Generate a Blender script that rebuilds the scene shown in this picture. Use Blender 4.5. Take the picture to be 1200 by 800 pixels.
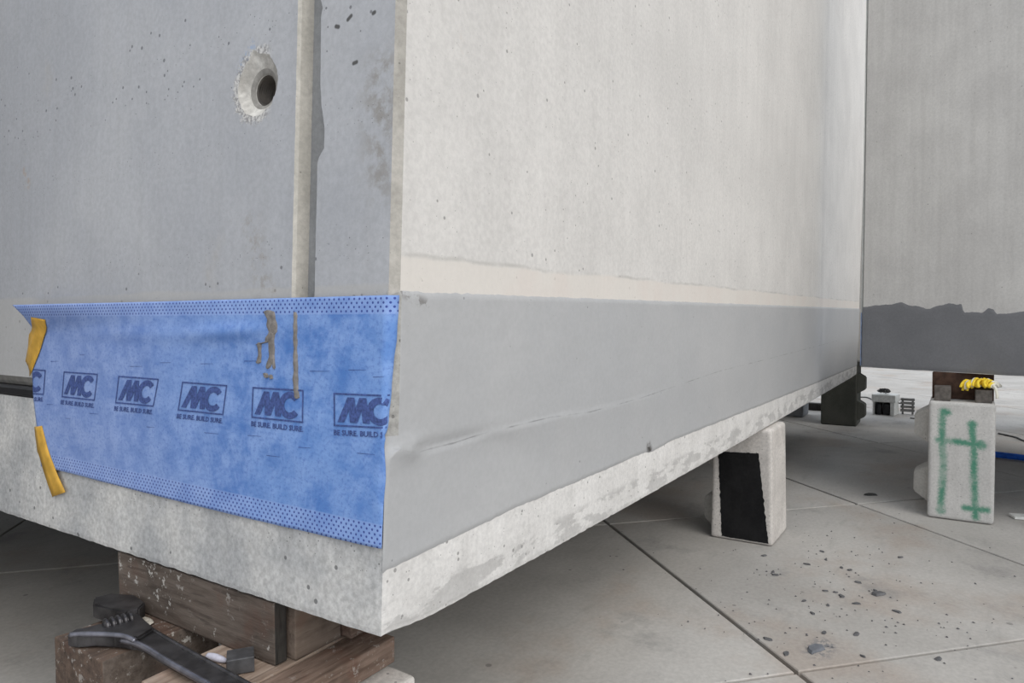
import bpy, bmesh, math, random
from mathutils import Vector, Matrix, noise
random.seed(7)
for o in list(bpy.data.objects): bpy.data.objects.remove(o)
scene = bpy.context.scene
COL = scene.collection

# ------------------------------------------------------------------ camera
CAM = Vector((-1.03115, -0.99072, 1.4))
RX = Vector((0.54291418, -0.83976583, -0.00612707))
RY = Vector((-0.03499324, -0.01533252, -0.99926993))   # image down
RZ = Vector((0.83905879, 0.54273222, -0.03771038))     # forward
cd = bpy.data.cameras.new('camera'); co = bpy.data.objects.new('camera', cd); COL.objects.link(co)
cd.sensor_width = 36; cd.lens = 817.56/1200*36; cd.clip_start = 0.02; cd.clip_end = 500
m = Matrix((RX, -RY, -RZ)).transposed().to_4x4(); m.translation = CAM
co.matrix_world = m
scene.camera = co

# ------------------------------------------------------------------ sky, sun, exposure
SKY_STRENGTH = 0.88
SUN_STRENGTH = 1.65
w = bpy.data.worlds.new('overcast_sky'); scene.world = w; w.use_nodes = True
nt = w.node_tree; nt.nodes.clear()
wo = nt.nodes.new('ShaderNodeOutputWorld'); bg = nt.nodes.new('ShaderNodeBackground')
tc = nt.nodes.new('ShaderNodeTexCoord'); sx = nt.nodes.new('ShaderNodeSeparateXYZ')
rp = nt.nodes.new('ShaderNodeValToRGB')
rp.color_ramp.elements[0].position = 0.0; rp.color_ramp.elements[0].color = (0.86, 0.92, 1.00, 1)
rp.color_ramp.elements[1].position = 0.9; rp.color_ramp.elements[1].color = (0.95, 1.02, 1.12, 1)
nt.links.new(tc.outputs['Generated'], sx.inputs[0]); nt.links.new(sx.outputs['Z'], rp.inputs[0])
nt.links.new(rp.outputs[0], bg.inputs['Color']); bg.inputs['Strength'].default_value = SKY_STRENGTH
nt.links.new(bg.outputs[0], wo.inputs[0])
sl = bpy.data.lights.new('hazy_sun', 'SUN'); sl.energy = SUN_STRENGTH; sl.angle = math.radians(50)
sl.color = (1.0, 0.94, 0.86)
so = bpy.data.objects.new('hazy_sun', sl); COL.objects.link(so)
so.location = (-4, -12, 12)
so.rotation_euler = Vector((-0.30, -0.67, 0.66)).to_track_quat('Z', 'Y').to_euler()
scene.view_settings.view_transform = 'Standard'; scene.view_settings.look = 'None'
scene.view_settings.exposure = 0.14; scene.view_settings.gamma = 1.0; scene.view_settings.use_curve_mapping = False

# ------------------------------------------------------------------ node helpers
class NT:
    def __init__(s, name):
        s.m = bpy.data.materials.new(name); s.m.use_nodes = True
        s.t = s.m.node_tree; s.t.nodes.clear()
        s.out = s.t.nodes.new('ShaderNodeOutputMaterial')
        s.b = s.t.nodes.new('ShaderNodeBsdfPrincipled'); s.t.links.new(s.b.outputs[0], s.out.inputs[0])
        s.b.inputs['Roughness'].default_value = .85
        s.b.inputs['Specular IOR Level'].default_value = .25
    def n(s, t, **kw):
        nd = s.t.nodes.new(t)
        for k, v in kw.items(): setattr(nd, k, v)
        return nd
    def put(s, sock, v):
        if v is None: return
        if isinstance(v, bpy.types.NodeSocket): s.t.links.new(v, sock)
        elif isinstance(v, (tuple, list)) and sock.type == 'RGBA': sock.default_value = (*v[:3], 1)
        else: sock.default_value = v
    def math(s, op, a, b=None, c=None, clamp=False):
        nd = s.n('ShaderNodeMath', operation=op, use_clamp=clamp)
        s.put(nd.inputs[0], a); s.put(nd.inputs[1], b); s.put(nd.inputs[2], c)
        return nd.outputs[0]
    def vmath(s, op, a, b=None, out=0):
        nd = s.n('ShaderNodeVectorMath', operation=op)
        s.put(nd.inputs[0], a)
        if op == 'SCALE': s.put(nd.inputs['Scale'], b)
        else: s.put(nd.inputs[1], b)
        return nd.outputs[out]
    def mix(s, f, a, b, mode='MIX'):
        nd = s.n('ShaderNodeMix', data_type='RGBA', blend_type=mode)
        s.put(nd.inputs[0], f); s.put(nd.inputs[6], a); s.put(nd.inputs[7], b)
        return nd.outputs[2]
    def ramp(s, x, lo, hi, a=0., b=1.):
        nd = s.n('ShaderNodeMapRange', interpolation_type='SMOOTHSTEP')
        s.put(nd.inputs[0], x); s.put(nd.inputs[1], lo); s.put(nd.inputs[2], hi); s.put(nd.inputs[3], a); s.put(nd.inputs[4], b)
        return nd.outputs[0]
    def coord(s, which='Object'):
        return s.n('ShaderNodeTexCoord').outputs[which]
    def pos(s): return s.n('ShaderNodeNewGeometry').outputs['Position']
    def scale(s, v, sc):
        return s.vmath('MULTIPLY', v, sc)
    def noise(s, v, sc, detail=4., rough=.55, out='Fac'):
        nd = s.n('ShaderNodeTexNoise'); s.put(nd.inputs['Vector'], v); nd.inputs['Scale'].default_value = sc
        nd.inputs['Detail'].default_value = detail; nd.inputs['Roughness'].default_value = rough
        return nd.outputs[out]
    def pits(s, v, sc, size):
        nd = s.n('ShaderNodeTexVoronoi'); s.put(nd.inputs['Vector'], v); nd.inputs['Scale'].default_value = sc
        sep = s.n('ShaderNodeSeparateColor'); s.put(sep.inputs[0], nd.outputs['Color'])
        r = s.math('MULTIPLY', s.math('POWER', sep.outputs[0], 4.), size)
        return s.math('SUBTRACT', 1., s.ramp(s.math('SUBTRACT', nd.outputs['Distance'], r), -.03, .03))
    def bump(s, h, strength=.3, dist=.01):
        nd = s.n('ShaderNodeBump'); s.put(nd.inputs['Height'], h); nd.inputs['Strength'].default_value = strength
        nd.inputs['Distance'].default_value = dist; s.put(s.b.inputs['Normal'], nd.outputs[0])
    def sep(s, v):
        nd = s.n('ShaderNodeSeparateXYZ'); s.put(nd.inputs[0], v); return nd.outputs
    def seg(s, p, a, b):
        """distance from p to segment ab"""
        a = Vector(a); b = Vector(b); ab = b-a
        pa = s.vmath('SUBTRACT', p, tuple(a))
        t = s.math('DIVIDE', s.vmath('DOT_PRODUCT', pa, tuple(ab), 1), max(ab.length_squared, 1e-6), clamp=True)
        pr = s.vmath('SCALE', tuple(ab), t)
        return s.vmath('DISTANCE', pa, pr, 1)
    def polydist(s, p, pts):
        d = None
        for a, b in zip(pts[:-1], pts[1:]):
            e = s.seg(p, a, b); d = e if d is None else s.math('MINIMUM', d, e)
        return d

def concrete(name, c1, c2, big=1.2, grain=.10, streak=.08, pit=(22., .35), pitcol=.45, rough=.88, bump=.25, extra=None, wp=False, fine=70.):
    k = NT(name); p = k.pos() if wp else k.coord()
    f = k.noise(p, big, 6., .6); col = k.mix(k.ramp(f, .32, .68), c1, c2)
    if streak:
        sv = k.noise(k.scale(p, (14., 14., .7)), 1.6, 4., .6)
        col = k.mix(k.ramp(sv, .35, .7, 0., streak*2.2), col, (0.25, 0.24, 0.23), 'MIX')
    g = k.noise(p, fine, 3., .7)
    col = k.mix(1., col, k.n('ShaderNodeCombineColor').outputs[0], 'MIX') if False else col
    gm = k.ramp(g, .25, .75, 1.-grain, 1.+grain)
    mul = k.n('ShaderNodeVectorMath', operation='SCALE'); k.put(mul.inputs[0], col); k.put(mul.inputs['Scale'], gm); col = mul.outputs[0]
    h = k.math('MULTIPLY', g, .25)
    if pit:
        pm = k.pits(p, pit[0], pit[1]); pm2 = k.pits(k.vmath('ADD', p, (3.3, 1.7, .9)), pit[0]*2.6, pit[1]*.8)
        pa = k.math('MAXIMUM', pm, pm2)
        col = k.mix(k.math('MULTIPLY', pa, .8), col, tuple(pitcol*x for x in c1))
        h = k.math('SUBTRACT', h, pa)
    if extra: col = extra(k, p, col)
    k.put(k.b.inputs['Base Color'], col); k.b.inputs['Roughness'].default_value = rough
    if bump: k.bump(h, bump, .004)
    return k.m

def plain(name, c, rough=.6, metal=0., var=.15, sc=30., bump=0.):
    k = NT(name); p = k.coord(); f = k.noise(p, sc, 4.)
    k.put(k.b.inputs['Base Color'], k.mix(k.ramp(f, .3, .7), tuple(x*(1-var) for x in c), tuple(min(1, x*(1+var)) for x in c)))
    k.b.inputs['Roughness'].default_value = rough; k.b.inputs['Metallic'].default_value = metal
    if bump: k.bump(f, bump, .004)
    return k.m

# ------------------------------------------------------------------ object helpers
def tag(o, label, cat, group=None):
    o['label'] = label; o['category'] = cat
    if group: o['group'] = group
    return o
def thing(name, label, cat, loc=(0, 0, 0), rot=(0, 0, 0), group=None):
    o = bpy.data.objects.new(name, None); COL.objects.link(o); o.location = loc; o.rotation_euler = rot
    o.empty_display_size = .1
    return tag(o, label, cat, group)
def link(name, me, mat, parent=None, loc=None):
    o = bpy.data.objects.new(name, me); COL.objects.link(o)
    if mat is not None:
        for mm in (mat if isinstance(mat, (list, tuple)) else [mat]): me.materials.append(mm)
    if parent: o.parent = parent
    if loc: o.location = loc
    return o
def mesh(name, verts, faces, mat, parent=None, smooth=False, mi=None, loc=None):
    me = bpy.data.meshes.new(name); me.from_pydata([tuple(v) for v in verts], [], faces)
    o = link(name, me, mat, parent, loc)
    if mi: me.polygons.foreach_set('material_index', mi)
    bm = bmesh.new(); bm.from_mesh(me); bmesh.ops.recalc_face_normals(bm, faces=bm.faces[:]); bm.to_mesh(me); bm.free()
    if smooth: me.polygons.foreach_set('use_smooth', [True]*len(me.polygons))
    me.update(); return o
def from_bm(name, bm, mat, parent=None, smooth=False, loc=None):
    bmesh.ops.recalc_face_normals(bm, faces=bm.faces[:])
    me = bpy.data.meshes.new(name); bm.to_mesh(me); bm.free()
    if smooth: me.polygons.foreach_set('use_smooth', [True]*len(me.polygons))
    return link(name, me, mat, parent, loc)
def rough_box(lo, hi, bev=.004, seg=2, cuts=0, jit=0., seed=0):
    bm = bmesh.new(); bmesh.ops.create_cube(bm, size=1.)
    c = (Vector(lo)+Vector(hi))/2; d = Vector(hi)-Vector(lo)
    for v in bm.verts: v.co = Vector((v.co.x*d.x, v.co.y*d.y, v.co.z*d.z))+c
    if bev: bmesh.ops.bevel(bm, geom=bm.edges[:], offset=bev, segments=seg, affect='EDGES', profile=.5)
    if cuts:
        long = [e for e in bm.edges if e.calc_length() > max(d)*.5]
        bmesh.ops.subdivide_edges(bm, edges=long, cuts=cuts, use_grid_fill=True)
    if jit:
        for v in bm.verts:
            n_ = noise.noise_vector(v.co*18+Vector((seed*3.1, seed, 0))); v.co += n_*jit
    return bm
def tube(name, pts, r, mat, parent=None, n=8, res=6, loc=None, join=None):
    """smooth tube through pts (Catmull-Rom)"""
    P = [Vector(p) for p in pts]; path = []
    for i in range(len(P)-1):
        p0 = P[max(i-1, 0)]; p1 = P[i]; p2 = P[i+1]; p3 = P[min(i+2, len(P)-1)]
        for j in range(res):
            t = j/res
            path.append(.5*((2*p1)+(p2-p0)*t+(2*p0-5*p1+4*p2-p3)*t*t+(3*p1-p0-3*p2+p3)*t**3))
    path.append(P[-1])
    vs, fs = [], []
    up = Vector((0, 0, 1)); pre = None
    for i, p in enumerate(path):
        d = (path[min(i+1, len(path)-1)]-path[max(i-1, 0)]).normalized()
        a = pre if pre is not None else (up if abs(d.z) < .9 else Vector((1, 0, 0)))
        a = (a-d*a.dot(d)).normalized(); b = d.cross(a); pre = a
        for q in range(n):
            th = 2*math.pi*q/n; vs.append(p+a*math.cos(th)*r+b*math.sin(th)*r)
    for i in range(len(path)-1):
        for q in range(n):
            fs.append((i*n+q, i*n+(q+1) % n, (i+1)*n+(q+1) % n, (i+1)*n+q))
    fs.append(tuple(range(n))); fs.append(tuple(len(vs)-n+q for q in range(n)))
    if join is not None:
        o = len(join[0]); join[0].extend(vs); join[1].extend([tuple(x+o for x in f) for f in fs]); return
    return mesh(name, vs, fs, mat, parent, True, None, loc)
def extrude_poly(name, pts, z0, z1, mat, parent=None, bev=.003, loc=None):
    bm = bmesh.new()
    vs = [bm.verts.new((x, y, z0)) for x, y in pts]; f = bm.faces.new(vs)
    r = bmesh.ops.extrude_face_region(bm, geom=[f])
    for g in r['geom']:
        if isinstance(g, bmesh.types.BMVert): g.co.z = z1
    if bev:
        bmesh.ops.bevel(bm, geom=bm.edges[:], offset=bev, segments=2, affect='EDGES', clamp_overlap=True)
    return from_bm(name, bm, mat, parent, False, loc)
def sstep(a, b, x):
    t = min(1, max(0, (x-a)/(b-a))); return t*t*(3-2*t)
def interp(tab, x):
    """piecewise-linear table [(x,y)...] sorted by x"""
    if x <= tab[0][0]: return tab[0][1]
    for (a, b), (c, d) in zip(tab[:-1], tab[1:]):
        if x <= c: return b+(d-b)*(x-a)/(c-a)
    return tab[-1][1]
nz = lambda x, y, z, s=1.: noise.noise(Vector((x*s, y*s, z*s)))

# ------------------------------------------------------------------ materials
def left_extra(k, p, col):
    s = k.sep(p)
    # yellowish rusty blotches, darker dirt beside the corner and blue paint specks by the socket
    b = k.noise(k.scale(p, (1, 1, .6)), 3.1, 5., .6); col = k.mix(k.ramp(b, .60, .74, 0., .45), col, (.42, .38, .32))
    low = k.ramp(k.math('ADD', s[2], k.math('MULTIPLY', b, .03)), 1.485, 1.475)
    col = k.mix(k.math('MULTIPLY', low, .4), col, (.47, .455, .42))
    dirt = k.math('MULTIPLY', k.ramp(k.seg(p, (.03, .02, 1.90), (.01, .02, 1.68)), .09, .0), k.ramp(k.noise(p, 22., 5., .7), .42, .62))
    col = k.mix(k.math('MULTIPLY', dirt, .75), col, (.25, .23, .20))
    bl = k.math('MULTIPLY', k.ramp(k.seg(p, (.035, .485, 2.0), (.035, .44, 2.045)), .03, .0), k.ramp(k.noise(p, 160., 2., .6), .52, .6))
    col = k.mix(bl, col, (.16, .33, .62))
    for a, b2 in (((.02, 1.74, 1.87), (.02, 1.69, 1.90)), ((.02, 1.66, 1.92), (.02, 1.63, 1.84)), ((.02, 1.60, 1.85), (.02, 1.585, 1.90))):
        sc = k.math('MULTIPLY', k.ramp(k.seg(p, a, b2), .022, .0), k.ramp(k.noise(p, 55., 4., .7), .48, .6))
        col = k.mix(k.math('MULTIPLY', sc, .7), col, (.22, .20, .17))
    # chipped pale and dark fringe around the socket, dark slanted pocks and a rust mark
    sd = k.math('ADD', k.vmath('DISTANCE', p, (.0485, .4204, 1.948), 1), k.math('MULTIPLY', k.math('SUBTRACT', k.noise(p, 45., 4., .7), .5), .07))
    ring = k.math('MULTIPLY', k.ramp(sd, .098, .084), k.ramp(k.sep(p)[1], .36, .40))
    fr = k.noise(p, 130., 3., .7)
    col = k.mix(k.math('MULTIPLY', ring, .75), col, k.mix(k.ramp(fr, .44, .56), (.26, .25, .24), (.66, .645, .62)))
    for a, b2 in (((.05, .158, 2.026), (.05, .150, 2.023)), ((.05, .122, 2.032), (.05, .112, 2.038)), ((.05, .048, 2.028), (.05, .044, 2.029)), ((.05, .103, 1.935), (.05, .094, 1.936))):
        col = k.mix(k.ramp(k.seg(p, a, b2), .0065, .003), col, (.10, .10, .10))
    ru = k.math('MULTIPLY', k.ramp(k.seg(p, (.04, 1.60, 1.85), (.04, 1.63, 1.90)), .06, .0), k.ramp(k.noise(p, 18., 4., .6), .50, .62))
    col = k.mix(k.math('MULTIPLY', ru, .45), col, (.40, .27, .15))
    st = k.math('MULTIPLY', k.ramp(k.seg(p, (.02, .44, 1.62), (.02, .38, 1.46)), .06, .0), k.ramp(k.noise(p, 30., 4., .7), .48, .62))
    return k.mix(k.math('MULTIPLY', st, .5), col, (.28, .25, .21))
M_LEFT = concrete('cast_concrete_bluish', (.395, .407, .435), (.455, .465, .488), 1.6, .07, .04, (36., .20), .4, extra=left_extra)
M_ARRIS = concrete('arris_concrete', (.36, .345, .315), (.47, .45, .415), 7., .12, .0, (30., .25), .5)
M_ARRIS2 = concrete('arris_coated_thin', (.30, .295, .28), (.40, .395, .38), 16., .2, .0, (60., .25), .5, bump=.5)
M_CHASE = concrete('chase_concrete_shaded', (.24, .245, .25), (.30, .305, .31), 5., .1, .04, None)  # groove floor and right side: shade of the lip put into the colour
M_GROOVE = concrete('cast_concrete_beige', (.47, .45, .405), (.56, .535, .485), 6., .12, .02, (60., .15), .5)
def right_extra(k, p, col):
    s = k.sep(p)
    wob = k.noise(k.scale(p, (1, 1, 0)), 2.2, 4., .6)
    zc = k.math('ADD', s[2], k.math('MULTIPLY', k.math('SUBTRACT', wob, .5), .04))
    strip = k.ramp(zc, 1.530, 1.516)
    pink = k.noise(p, 5., 3.)
    col = k.mix(k.math('MULTIPLY', strip, .7), col, k.mix(k.ramp(pink, .4, .65), (.70, .66, .61), (.69, .63, .58)))
    line = k.math('MULTIPLY', k.ramp(k.math('ABSOLUTE', k.math('SUBTRACT', zc, 1.527)), .009, .0), k.ramp(k.noise(k.scale(p, (1.2, 1, 4)), 4., 5., .65), .38, .62))
    col = k.mix(k.math('MULTIPLY', line, .5), col, (.40, .39, .36))
    # scuffs near the corner
    sc = k.math('MULTIPLY', k.ramp(k.seg(p, (.05, 0, 1.65), (.03, 0, 1.58)), .03, .0), k.ramp(k.noise(p, 40., 4., .7), .40, .55))
    col = k.mix(k.math('MULTIPLY', sc, .8), col, (.30, .28, .25))
    sc = k.math('MULTIPLY', k.ramp(k.seg(p, (.17, 0, 1.98), (.17, 0, 1.86)), .02, .0), k.ramp(k.noise(p, 50., 4., .7), .50, .6))
    col = k.mix(k.math('MULTIPLY', sc, .7), col, (.33, .31, .28))
    ru = k.math('MULTIPLY', k.ramp(k.seg(p, (.25, 0, 2.04), (.27, 0, 2.0)), .03, .0), k.ramp(k.noise(p, 30., 3.), .45, .6))
    return k.mix(k.math('MULTIPLY', ru, .5), col, (.62, .42, .22))
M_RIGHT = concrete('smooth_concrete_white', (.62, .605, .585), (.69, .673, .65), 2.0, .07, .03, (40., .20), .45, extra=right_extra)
def base_extra(k, p, col):
    s = k.sep(p)
    # grey skim patches along the lower half of the white strip
    v = k.noise(k.scale(p, (1., 1., 3.)), 5.5, 5., .6); t = k.ramp(v, .485, .55)
    zm = k.ramp(s[2], .815, .785)
    right = k.ramp(s[1], .004, -.004)
    col = k.mix(k.math('MULTIPLY', k.math('MULTIPLY', t, zm), k.math('MULTIPLY', right, .8)), col, (.30, .295, .29))
    return col
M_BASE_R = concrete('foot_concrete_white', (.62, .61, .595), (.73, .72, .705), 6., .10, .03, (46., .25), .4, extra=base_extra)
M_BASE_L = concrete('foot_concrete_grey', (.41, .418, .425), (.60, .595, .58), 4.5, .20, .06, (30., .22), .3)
CRACK = [(.03, 0, 1.128), (.095, 0, 1.108), (.24, 0, 1.107), (.36, 0, 1.113), (.67, 0, 1.112), (.92, 0, 1.097), (1.33, 0, 1.098), (2.3, 0, 1.127), (3.3, 0, 1.13), (6.0, 0, 1.145)]
def band_extra(k, p, col):
    s = k.sep(p)
    q = k.vmath('MULTIPLY', p, (1, 0, 1))
    d = k.polydist(q, CRACK)
    d = k.math('ADD', d, k.math('MULTIPLY', k.noise(p, 22., 3.), .004))
    fade = k.ramp(k.noise(k.scale(p, (1, 0, 0)), 6., 3.), .42, .60)
    c = k.math('MULTIPLY', k.ramp(d, .0042, .0024), fade)
    col = k.mix(k.math('MULTIPLY', c, .55), col, (.14, .14, .14))
    hol = k.math('MULTIPLY', k.ramp(k.seg(q, (1.43, 0, .905), (1.475, 0, .855)), .03, .0), k.ramp(k.noise(p, 45., 4., .7), .44, .52))
    col = k.mix(hol, col, (.07, .065, .06))
    sp = k.math('MULTIPLY', k.ramp(k.seg(q, (.05, 0, 1.45), (.13, 0, 1.425)), .018, .0), k.ramp(k.noise(p, 40., 4., .7), .47, .56))
    return k.mix(k.math('MULTIPLY', sp, .7), col, (.17, .16, .15))
M_BAND = concrete('grey_coating', (.415, .422, .432), (.448, .452, .458), 1.4, .035, 0., (30., .10), .55, rough=.7, bump=.12, extra=band_extra)
M_BAND2 = concrete('dark_grey_coating', (.172, .176, .188), (.21, .214, .226), 2., .06, 0., None, rough=.65, bump=.1)
M_BACK = concrete('grey_cast_concrete', (.55, .54, .525), (.63, .62, .60), 2.4, .07, .06, (30., .12), .5)
M_SEAL = plain('black_rubber', (.018, .018, .02), .5)
M_SEAL2 = plain('grey_mortar_edge', (.20, .195, .185), .9, bump=.3)
M_SOCK = concrete('socket_mortar', (.36, .345, .32), (.62, .605, .57), 15., .16, 0., None, bump=.5)
M_RING = concrete('socket_ring', (.22, .21, .195), (.34, .33, .31), 20., .15, 0., None)
M_STEEL = plain('thread_steel', (.10, .09, .08), .45, .7, .3)

def floor_mat():
    k = NT('floor_slab_concrete'); p = k.pos(); oi = k.n('ShaderNodeObjectInfo').outputs['Random']
    f = k.noise(p, .9, 6., .6); col = k.mix(k.ramp(f, .33, .67), (.395, .38, .36), (.49, .475, .452))
    warm = k.noise(k.vmath('ADD', p, (9, 4, 0)), 1.3, 5., .6); col = k.mix(k.ramp(warm, .50, .70, 0., .6), col, (.39, .33, .285))
    gr = k.noise(k.vmath('ADD', p, (2, 17, 0)), 2.3, 6., .65); col = k.mix(k.ramp(gr, .55, .72, 0., .55), col, (.25, .245, .24))
    sw = k.noise(k.scale(p, (3., 14., 1.)), .8, 4., .6); col = k.mix(k.ramp(sw, .55, .75, 0., .25), col, (.24, .235, .225))
    g = k.noise(p, 45., 4., .7); mul = k.n('ShaderNodeVectorMath', operation='SCALE'); k.put(mul.inputs[0], col)
    k.put(mul.inputs['Scale'], k.math('MULTIPLY', k.ramp(g, .2, .8, .90, 1.10), k.math('ADD', .95, k.math('MULTIPLY', oi, .10)))); col = mul.outputs[0]
    sp = k.pits(p, 9., .12); col = k.mix(k.math('MULTIPLY', sp, .6), col, (.15, .145, .14))
    # blue-grey spill near the slab joint
    spill = k.math('MULTIPLY', k.ramp(k.seg(p, (2.03, -.50, 0), (2.13, -.52, 0)), .09, .0), k.ramp(k.noise(p, 30., 4., .7), .47, .56))
    col = k.mix(k.math('MULTIPLY', spill, .8), col, (.15, .16, .18))
    k.put(k.b.inputs['Base Color'], col); k.b.inputs['Roughness'].default_value = .8; k.b.inputs['Specular IOR Level'].default_value = .2
    k.bump(k.math('ADD', k.math('MULTIPLY', g, .3), f), .2, .004)
    return k.m
M_FLOOR = floor_mat()

def wood(name, c1, c2, axis, splash=.0, sc=1.):
    k = NT(name); p = k.coord(); st = [20., 20., 20.]; st[axis] = 2.2
    f = k.noise(k.scale(p, tuple(x*sc for x in st)), 2.2, 6., .65)
    col = k.mix(k.ramp(f, .3, .7), c1, c2)
    b = k.noise(p, 9., 5., .6); col = k.mix(k.ramp(b, .5, .75, 0., .5), col, tuple(x*.40 for x in c1))
    lf = k.noise(k.scale(p, tuple(x*3.2 for x in st)), 1.1, 3., .6); col = k.mix(k.ramp(lf, .56, .68, 0., .45), col, tuple(x*.30 for x in c1))
    rd = k.noise(k.vmath('ADD', p, (5, 2, 1)), 7., 4.); col = k.mix(k.ramp(rd, .52, .68, 0., .45), col, (c1[0]*1.35, c1[1]*.95, c1[2]*.85))
    if splash:
        s_ = k.noise(p, 38., 5., .75); big = k.noise(p, 6., 3.)
        col = k.mix(k.math('MULTIPLY', k.ramp(s_, .57, .63), k.ramp(big, .44, .58, 0., splash)), col, (.50, .48, .45))
    k.put(k.b.inputs['Base Color'], col); k.bump(f, .5, .006)
    return k.m
M_WOODA = wood('stained_timber_brown', (.095, .075, .062), (.165, .135, .115), 1, 1.)
M_WOODB = wood('stained_timber_grey', (.15, .115, .09), (.23, .18, .145), 0, .3)
M_WOODC = wood('weathered_board_pale', (.24, .175, .135), (.43, .34, .275), 0, .5)
M_WOODR = wood('weathered_board_red', (.135, .092, .070), (.27, .195, .155), 0, .5)
M_WOODD = wood('dark_stained_board', (.075, .055, .045), (.15, .105, .08), 0, .6)
M_END = wood('dark_end_grain', (.028, .026, .024), (.06, .055, .05), 2, .0)
M_RUST = plain('rusty_brown_timber', (.060, .034, .024), .8, 0, .35, 20., .3)
M_WRENCH = plain('worn_dark_steel', (.085, .082, .085), .38, .75, .35, 25.)
M_WRENCH2 = plain('lit_worn_steel', (.20, .20, .23), .33, .8, .3, 25.)  # worn steel, made paler for light on the near edges
M_BLK = plain('grey_steel_block', (.10, .10, .105), .55, .4, .25, 40.)
M_TAPE = plain('yellow_tape', (.60, .35, .06), .5, 0, .18, 22.)
M_PRINT = plain('navy_print', (.060, .095, .265), .8, 0, .3, 160.)
M_MORTAR = plain('dry_mortar', (.215, .20, .19), .95, 0, .25, 60., .5)
M_WHITE = plain('white_plastic', (.72, .72, .69), .5, 0, .1)
M_LSCRAP = plain('pale_scrap', (.62, .62, .72), .5, 0, .15)
M_DARK = plain('black_plastic', (.03, .03, .032), .5, 0, .3)
M_GREY = plain('grey_slats', (.24, .235, .23), .7, 0, .2)
M_YEL = plain('yellow_strap', (.90, .62, .05), .7, 0, .2)
M_STRAPW = plain('white_strap', (.80, .78, .68), .7, 0, .15)
M_HOSE = plain('blue_hose', (.025, .13, .62), .35, 0, .25, 15.)
M_WIRE = plain('dark_wire', (.05, .05, .05), .6)
M_FLAKE = plain('dark_flake', (.13, .13, .135), .9, 0, .3)
M_PAINT = concrete('black_paint', (.006, .006, .007), (.013, .013, .014), 8., .2, 0., (40., .15), 3., rough=.8)

def membrane_mat():
    k = NT('blue_fleece_membrane'); uv = k.coord('UV'); s = k.sep(uv)
    f = k.noise(uv, 14., 6., .65); g = k.noise(uv, 110., 4., .7); l = k.noise(uv, 3., 4., .6)
    col = k.mix(k.ramp(f, .32, .66), (.075, .195, .52), (.235, .375, .71))
    col = k.mix(k.ramp(l, .40, .62, 0., .55), col, (.19, .34, .68))
    # fleece greyer towards the free left end
    col = k.mix(k.ramp(s[0], .15, 1.3, .0, .70), col, k.mix(k.ramp(f, .3, .7), (.215, .295, .56), (.31, .39, .65)))
    col = k.mix(k.ramp(g, .47, .70, 0., .62), col, (.085, .17, .48))
    # lighter welded bands with rows of perforations
    fl = lambda x: k.math('FRACT', x)
    top = k.ramp(s[1], .668, .670); bot = k.ramp(s[1], .243, .240)
    band = k.math('MAXIMUM', top, bot)
    col = k.mix(k.math('MULTIPLY', band, .35), col, (.36, .47, .80))
    def dots(px, py, r):
        y = k.math('DIVIDE', s[1], py); row = k.math('FLOOR', y)
        x = k.math('ADD', k.math('DIVIDE', s[0], px), k.math('MULTIPLY', row, .5))
        dx = k.math('MULTIPLY', k.math('SUBTRACT', fl(x), .5), px); dy = k.math('MULTIPLY', k.math('SUBTRACT', fl(y), .5), py)
        d = k.math('SQRT', k.math('ADD', k.math('MULTIPLY', dx, dx), k.math('MULTIPLY', dy, dy)))
        return k.ramp(d, r*1.15, r*.75)
    dm = k.math('MULTIPLY', dots(.0150, .0086, .0027), band)
    col = k.mix(k.math('MULTIPLY', dm, .9), col, (.03, .055, .26))
    k.put(k.b.inputs['Base Color'], col); k.b.inputs['Roughness'].default_value = .85
    k.bump(k.math('SUBTRACT', k.math('ADD', g, k.math('MULTIPLY', f, .8)), dm), .25, .003)
    return k.m
M_MEM = membrane_mat()

# ------------------------------------------------------------------ floor: big precast slabs with open joints
fl = mesh('floor', [(-60, -60, -.05), (120, -60, -.05), (120, 90, -.05), (-60, 90, -.05)], [(0, 1, 2, 3)], M_FLOOR); fl['kind'] = 'structure'
ang = math.radians(46.4); E1 = Vector((math.cos(ang), math.sin(ang), 0)); E2 = Vector((math.sin(ang), -math.cos(ang), 0))
PU, PV = 2.0, 1.942; U0, V0 = .917, 1.640
def slab_mesh():
    a, b = PU/2-.008, PV/2-.010; bev = .004
    vs, fs = [], []
    for (i, z) in ((bev, 0), (0, -bev), (0, -.05)):
        vs += [(-a+i, -b+i, z), (a-i, -b+i, z), (a-i, b-i, z), (-a+i, b-i, z)]
    fs.append((0, 1, 2, 3))
    for r in range(2):
        for q in range(4): fs.append((r*4+q, r*4+4+q, r*4+4+(q+1) % 4, r*4+(q+1) % 4))
    me = bpy.data.meshes.new('floor_slab'); me.from_pydata(vs, [], fs); me.materials.append(M_FLOOR); me.update()
    bm = bmesh.new(); bm.from_mesh(me); bmesh.ops.recalc_face_normals(bm, faces=bm.faces[:]); bm.to_mesh(me); bm.free()
    return me
SM = slab_mesh(); cand = []
for i in range(-9, 13):
    for j in range(-11, 13):
        c = E1*(U0+PU*(i+.5))+E2*(V0+PV*(j+.5)); r = c-CAM; z = r.dot(RZ); x = r.dot(RX)
        if -1.5 < z < 24 and abs(x) < .78*max(z, 0)+2.6: cand.append((z, i, j, c))
cand.sort(key=lambda t: t[0])
rz = math.atan2(E1.y, E1.x)
for z, i, j, c in cand[:290]:
    o = bpy.data.objects.new('floor_slab', SM); COL.objects.link(o); o.parent = fl
    o.location = (c.x, c.y, random.uniform(-.003, 0)); o.rotation_euler = (0, 0, rz)

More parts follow.
